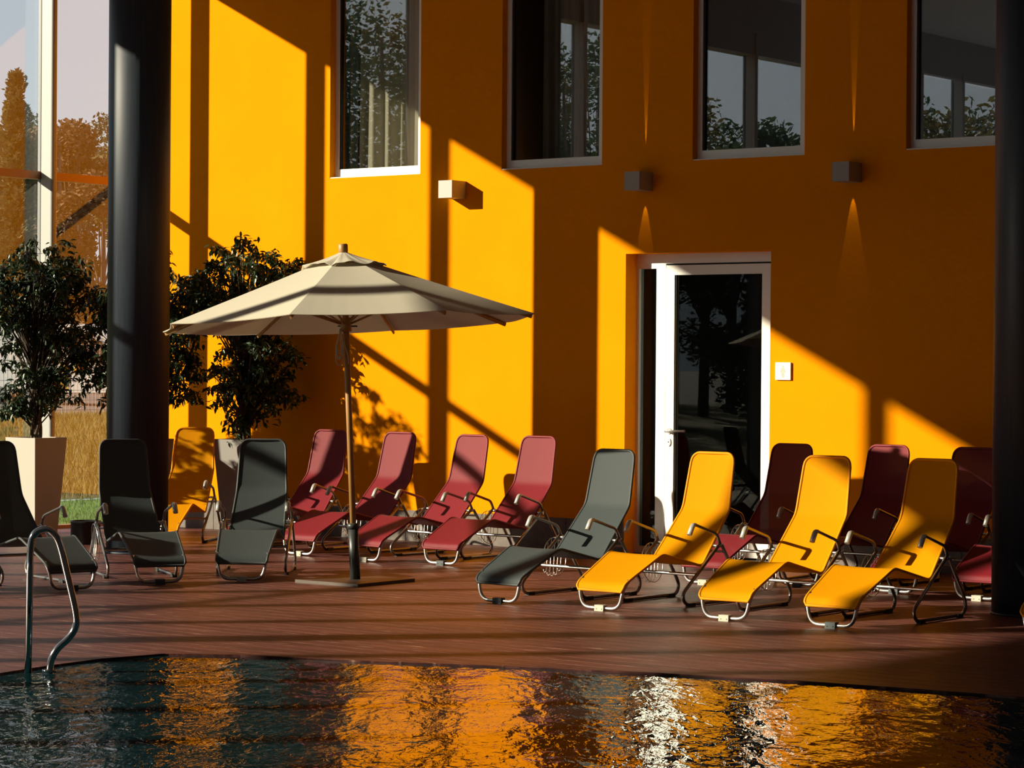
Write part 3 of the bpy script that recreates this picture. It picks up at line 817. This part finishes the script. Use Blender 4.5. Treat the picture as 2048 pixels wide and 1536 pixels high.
ficus(-3.42, -1.12, PZ, 12, 'ficus tree half hidden behind the dark left column',
      [(*crw(0, 0, 1.45), .40, .25), (*crw(.35, 0, 1.42), .24, .10), (*crw(-.28, 0, 1.2), .25, .15), (*crw(.30, 0, .95), .30, .16), (*crw(-.25, 0, .7), .26, .14), (*crw(.28, 0, .60), .22, .09), (*crw(.0, 0, .6), .30, .11)], 5600)
ficus(-2.72, -.50, PZ, 13, 'bushy ficus tree against the orange wall left of the parasol',
      [(*crw(.0, 0, 1.52), .42, .25), (*crw(.30, 0, 1.55), .28, .14), (*crw(-.34, 0, 1.42), .27, .12), (*crw(.12, 0, 1.05), .38, .20), (*crw(-.08, 0, .62), .30, .14), (*crw(.24, 0, .60), .26, .10), (*crw(.0, -.03, .25), .22, .05)], 7600)

planter(-4.38, -2.98, 'pot_white', 'unseen white tapered planter added beyond the left picture edge')  # unseen pot and ficus, added to cast dappled shade on the amber lounger
ficus(-4.38, -2.98, PZ, 14, 'unseen ficus tree added for its shade beyond the left picture edge',
      [(*crw(.0, 0, 1.5), .42, .28), (*crw(.26, 0, 1.2), .30, .2), (*crw(-.28, 0, 1.2), .30, .2), (*crw(.0, 0, .8), .36, .22), (*crw(.1, 0, .4), .28, .10)], 4600)

# low black drum on the deck
bn = empty('floor_drum', (-2.98, -2.26, 0)); tag(bn, 'low black round bin on the deck left of the dark column', 'bin')
MB().lathe([(.125, 0), (.130, .01), (.130, .185), (.134, .187), (.134, .205), (.120, .205), (.118, .12)], (0, 0), 28).build('drum', M['black'], bn)
MB().lathe([(.118, .11), (.118, .118)], (0, 0), 28).build('drum_floor', M['rubber'], bn)

# ================================================================== OUTSIDE
def gz(d):      # ground height by distance from the facade
    if d < 4: return -.02
    if d < 35: return -.02 + (d - 4) / 31 * .55
    return .53 + (min(d, 60) - 35) / 25 * .55
cdir = Vector((-.745, .667, 0)); cper = Vector((.667, .745, 0))
tag(MB().add([(-4.95, -60, -.03), (-4.95, 80, -.03), (-8.77, 80, -.03), (-8.77, -60, -.03)], [(0, 1, 2, 3)]).build('lawn', M['lawn']), 'green mown lawn outside the glass facade', 'lawn', kind='structure')
fd = MB(); V = []; F = []
xs = [-8.77, -14, -20, -28, -32.0]
for x_ in xs:
    for y_ in (-90, 90): V.append((x_, y_, gz(XF - x_)))
for i in range(len(xs) - 1): F.append((2 * i, 2 * i + 1, 2 * i + 3, 2 * i + 2))
fd.add(V, F, True)
tag(fd.build('dry_field', M['dry_field']), 'slope of dry golden grass beyond the lawn', 'field', kind='structure')
rd = MB(); V = []; F = []
for i, x_ in enumerate((-32.0, -52, -70, -200)):
    for y_ in (-200, 200): V.append((x_, y_, gz(XF - x_)))
for i in range(3): F.append((2 * i, 2 * i + 1, 2 * i + 3, 2 * i + 2))
rd.add(V, F)
tag(rd.build('street', M['road']), 'brownish asphalt street beyond the wire fence', 'street', kind='structure')
# grass blades
def blades(n, x0, x1, hmin, hmax, wd, seed):
    rnd = random.Random(seed); mb = MB()
    for _ in range(n):
        x = rnd.uniform(x0, x1); t = (x - CAM.x) / -.75
        y = CAM.y + (CAM.x - x) * rnd.uniform(.80, 1.10)
        h = rnd.uniform(hmin, hmax); a = rnd.uniform(0, 3.14); z = gz(XF - x) - .01
        dx, dy = math.cos(a) * wd, math.sin(a) * wd; lx, ly = rnd.gauss(0, .25) * h, rnd.gauss(0, .25) * h
        mb.add([(x - dx, y - dy, z), (x + dx, y + dy, z), (x + lx * .5 + dx * .6, y + ly * .5 + dy * .6, z + h * .6), (x + lx, y + ly, z + h)], [(0, 1, 2), (0, 2, 3)])
    return mb
tag(blades(9000, -8.7, -4.99, .03, .07, .004, 5).build('lawn_grass', M['lawn_blade']), 'short green grass of the lawn outside', 'grass', kind='stuff')
tag(blades(30000, -30, -8.8, .07, .24, .007, 6).build('tall_grass', M['dry_blade']), 'tall dry golden grass on the slope outside', 'grass', kind='stuff')
# wire fence along the street
fx = -31.0
fe = empty('wire_fence', (fx, 20, gz(XF - fx))); tag(fe, 'grey wire mesh fence along the street outside', 'fence')
wm_ = MB()
for i in range(150): wm_.box(-.004, .004, -9 + i * .12 - .006, -9 + i * .12 + .006, 0, 1.8)
for k in range(8): wm_.box(-.004, .004, -9, 9, .1 + k * .23 - .005, .1 + k * .23 + .005)
wm_.build('wire_mesh', M['fence_wire'], fe)
for i in range(7): MB().box(-.03, .03, -9 + i * 3 - .03, -9 + i * 3 + .03, 0, 1.9).build('fence_post', M['fence_wire'], fe)

# van
def at(px, pyy, Z):
    x = (px - 1024) / FPX; y = (pyy - 730) / FPX
    return CAM + cf0 * Z + cr * (x * Z) - Vector((0, 0, y * Z))
VZ = 68.0
vp = at(205, 785, VZ); vz = gz(XF - vp.x)
van = empty('van', (vp.x, vp.y, vz), math.atan2(cr.y, cr.x)); tag(van, 'white van with yellow and red markings parked beyond the fence', 'van')
bd = MB()
prof = [(-3.4, .35), (1.25, .35), (1.35, .55), (1.30, .98), (.75, 1.14), (.10, 1.95), (-.2, 2.12), (-3.3, 2.15), (-3.45, 1.9)]
n = len(prof)
bd.add([(x, -.9, z) for x, z in prof] + [(x, .9, z) for x, z in prof], [tuple(range(n)), tuple(range(n, 2 * n))[::-1]] + [(i, n + i, n + (i + 1) % n, (i + 1) % n) for i in range(n)])
bd.build('body', M['van_white'], van)
for nm, P in (('window', [(-.02, 1.22), (.42, 1.22), (.0, 1.80), (-.02, 1.80)]), ('window', [(-.75, 1.24), (-.12, 1.22), (-.12, 1.85), (-.75, 1.88)]), ('window', [(-1.9, 1.26), (-.9, 1.24), (-.9, 1.88), (-1.9, 1.9)])):
    k = len(P); MB().add([(x, -.92, z) for x, z in P] + [(x, -.88, z) for x, z in P], [tuple(range(k)), tuple(range(k, 2 * k))[::-1]] + [(i, k + i, k + (i + 1) % k, (i + 1) % k) for i in range(k)]).build(nm, M['van_glass'], van)
MB().box(-.62, -.50, -.915, -.89, .90, 1.06).build('yellow_mark', M['van_yellow'], van)
MB().box(-.50, -.16, -.915, -.89, .90, 1.02).build('red_mark', M['van_red'], van)
MB().box(-.95, -.75, -.915, -.89, .42, 1.12).build('yellow_panel', M['van_yellow'], van)
for x in (-2.5, .45):
    for y in (-.78, .78):
        wl = MB().tube([(x, y - .11, .33), (x, y + .11, .33)], .33, 20).build('wheel', M['rubber'], van)
        MB().tube([(x, y - .125, .33), (x, y + .125, .33)], .17, 14).build('hub', M['tube'], wl)

def tree(x, y, h, rad, mat, label, seed, n=3600, spire=False, z0=None, group='trees beyond the glass'):
    rnd = random.Random(seed); z = gz(max(4, XF - x)) if z0 is None else z0
    root = empty('conifer' if spire else 'tree', (x, y, z)); tag(root, label, 'tree', group)
    tk = MB().tube([(0, 0, -.1), (.1, .05, h * .4), (0, .1, h * .85)], [.16, .11, .03], 7)
    blobs = []
    if spire:
        for k in range(16):
            t = k / 15; blobs.append((Vector((rnd.gauss(0, .1), rnd.gauss(0, .1), h * (.18 + .80 * t))), rad * (1.0 - t) * .8 + .26))
    else:
        for k in range(18):
            a = rnd.uniform(0, 6.28); rr = rad * rnd.random() ** .6 * .75
            blobs.append((Vector((rr * math.cos(a), rr * math.sin(a), h * rnd.uniform(.10, .9))), rad * rnd.uniform(.28, .52)))
            tk.tube([(0, .05, h * .3), tuple(blobs[-1][0])], [.05, .015], 5, cap=False)
    tk.build('trunk', M['trunk'], root)
    mb = MB(); s0 = .085 if not spire else .075
    wts = [b_[1] ** (1.2 if spire else 2) for b_ in blobs]
    for q in range(n):
        c, br_ = rnd.choices(blobs, wts)[0]
        d = Vector((rnd.gauss(0, 1), rnd.gauss(0, 1), rnd.gauss(0, .8))).normalized() * br_ * rnd.random() ** .35
        p = c + d; s_ = s0 * rnd.uniform(.6, 1.5)
        u = Vector((rnd.gauss(0, 1), rnd.gauss(0, 1), rnd.gauss(0, 1))).normalized()
        if spire:                     # whorled branches, shorter towards the tip, ends curling up
            lv = int(40 * rnd.random() ** 1.1); t = (lv + rnd.gauss(0, .35)) / 40; t = min(1, max(0, t)); ba = rnd.randrange(5) * 1.2566 + lv * 1.7
            reach = (rad * 1.1 * (1 - t) ** .8 + .10) * (.45 + .65 * (math.sin(lv * 5.3 + ba * 3) * .5 + .5))
            q_ = rnd.random() ** .7; rr = reach * q_
            p = Vector((rr * math.cos(ba) + rnd.gauss(0, .05), rr * math.sin(ba) + rnd.gauss(0, .05), h * (.15 + .86 * t) + .45 * rr * (q_ - .2) + rnd.gauss(0, .05)))
            u = Vector((math.cos(ba) + rnd.gauss(0, .4), math.sin(ba) + rnd.gauss(0, .4), .6 + rnd.gauss(0, .3))).normalized()
        v = u.orthogonal().normalized()
        mb.add([p - u * s_, p + v * s_ * .5, p + u * s_, p - v * s_ * .5], [(0, 1, 2, 3)])
    tag(mb.build('crown', M[mat], root), kind='stuff')
    return root
placed = []
def clear_spot(px, Z, rad, mirror):
    for step in range(40):
        for Zt in (Z + .8 * step, Z - .8 * step):
            if Zt < 50: continue
            p = at(px, 730, Zt); yy = .22 - p.y if mirror else p.y
            if all(max(abs(p.x - a), abs(yy - b_)) > 1.30 * (rad + c_) for a, b_, c_ in placed):
                placed.append((p.x, yy, rad)); return p.x, yy, Zt
    return p.x, yy, Z
# seen straight through the glass
for i, (px, ztop, Z, rad, mat, lab, sp) in enumerate((
        (28, 158, 74, 1.1, 'fol_olive', 'tall slender conifer rising above the other trees at far left', True),
        (-40, 230, 92, 2.6, 'fol_olive', 'olive brown tree at the left picture edge outside', False),
        (52, 205, 98, 2.2, 'fol_olive', 'olive tree behind the white post outside', False),
        (112, 228, 79, 1.9, 'fol_rust', 'rusty brown tree just right of the white post', False),
        (150, 212, 86, 1.9, 'fol_rust', 'rusty brown tree midway between post and dark column', False),
        (200, 222, 93, 2.0, 'fol_olive', 'olive brown tree beside the dark column outside', False),
        (250, 200, 101, 2.4, 'fol_green', 'green tree partly hidden behind the dark column', False))):
    tx_, ty2, Z = clear_spot(px, Z, rad, False); gzz = gz(XF - tx_); ztp = 1.6 + (730 - ztop) / FPX * Z
    tree(tx_, ty2, ztp - gzz, rad, mat, lab, 30 + i, 15000, sp)
# trees along the street behind the viewer's left, mirrored in the upper windows
mir = ((690, -40, 62, 2.6, 'fol_green'), (765, -60, 56, 2.6, 'fol_green'), (835, 10, 66, 2.4, 'fol_olive'), (905, 90, 60, 2.2, 'fol_green'),
       (1060, 70, 64, 2.4, 'fol_olive'), (1128, 45, 58, 2.0, 'fol_green'), (1195, 60, 68, 2.2, 'fol_green'), (1300, 150, 62, 2.2, 'fol_olive'),
       (1400, 205, 60, 1.7, 'fol_green'), (1455, 225, 68, 1.6, 'fol_olive'), (1500, 200, 58, 1.5, 'fol_green'), (1562, 215, 66, 1.7, 'fol_green'),
       (1640, 190, 72, 2.0, 'fol_olive'), (1740, 170, 62, 2.2, 'fol_green'), (1850, 170, 68, 2.2, 'fol_green'), (1920, 180, 60, 2.2, 'fol_olive'))
words = ['first', 'second', 'third', 'fourth', 'fifth', 'sixth', 'seventh', 'eighth', 'ninth', 'tenth', 'eleventh', 'twelfth', 'thirteenth', 'fourteenth', 'fifteenth', 'sixteenth']
for i, (px, ty_, Z, rad, mat) in enumerate(mir):
    tx_, yy, Z = clear_spot(px, Z, rad, True); ztp = 1.6 + (730 - ty_) / FPX * Z
    tree(tx_, yy, ztp - gz(max(4, XF - tx_)), rad, mat, words[i] + ' tree of the row mirrored in the upper windows, counted from the left', 60 + i, 7000, False, group='trees mirrored in the windows')
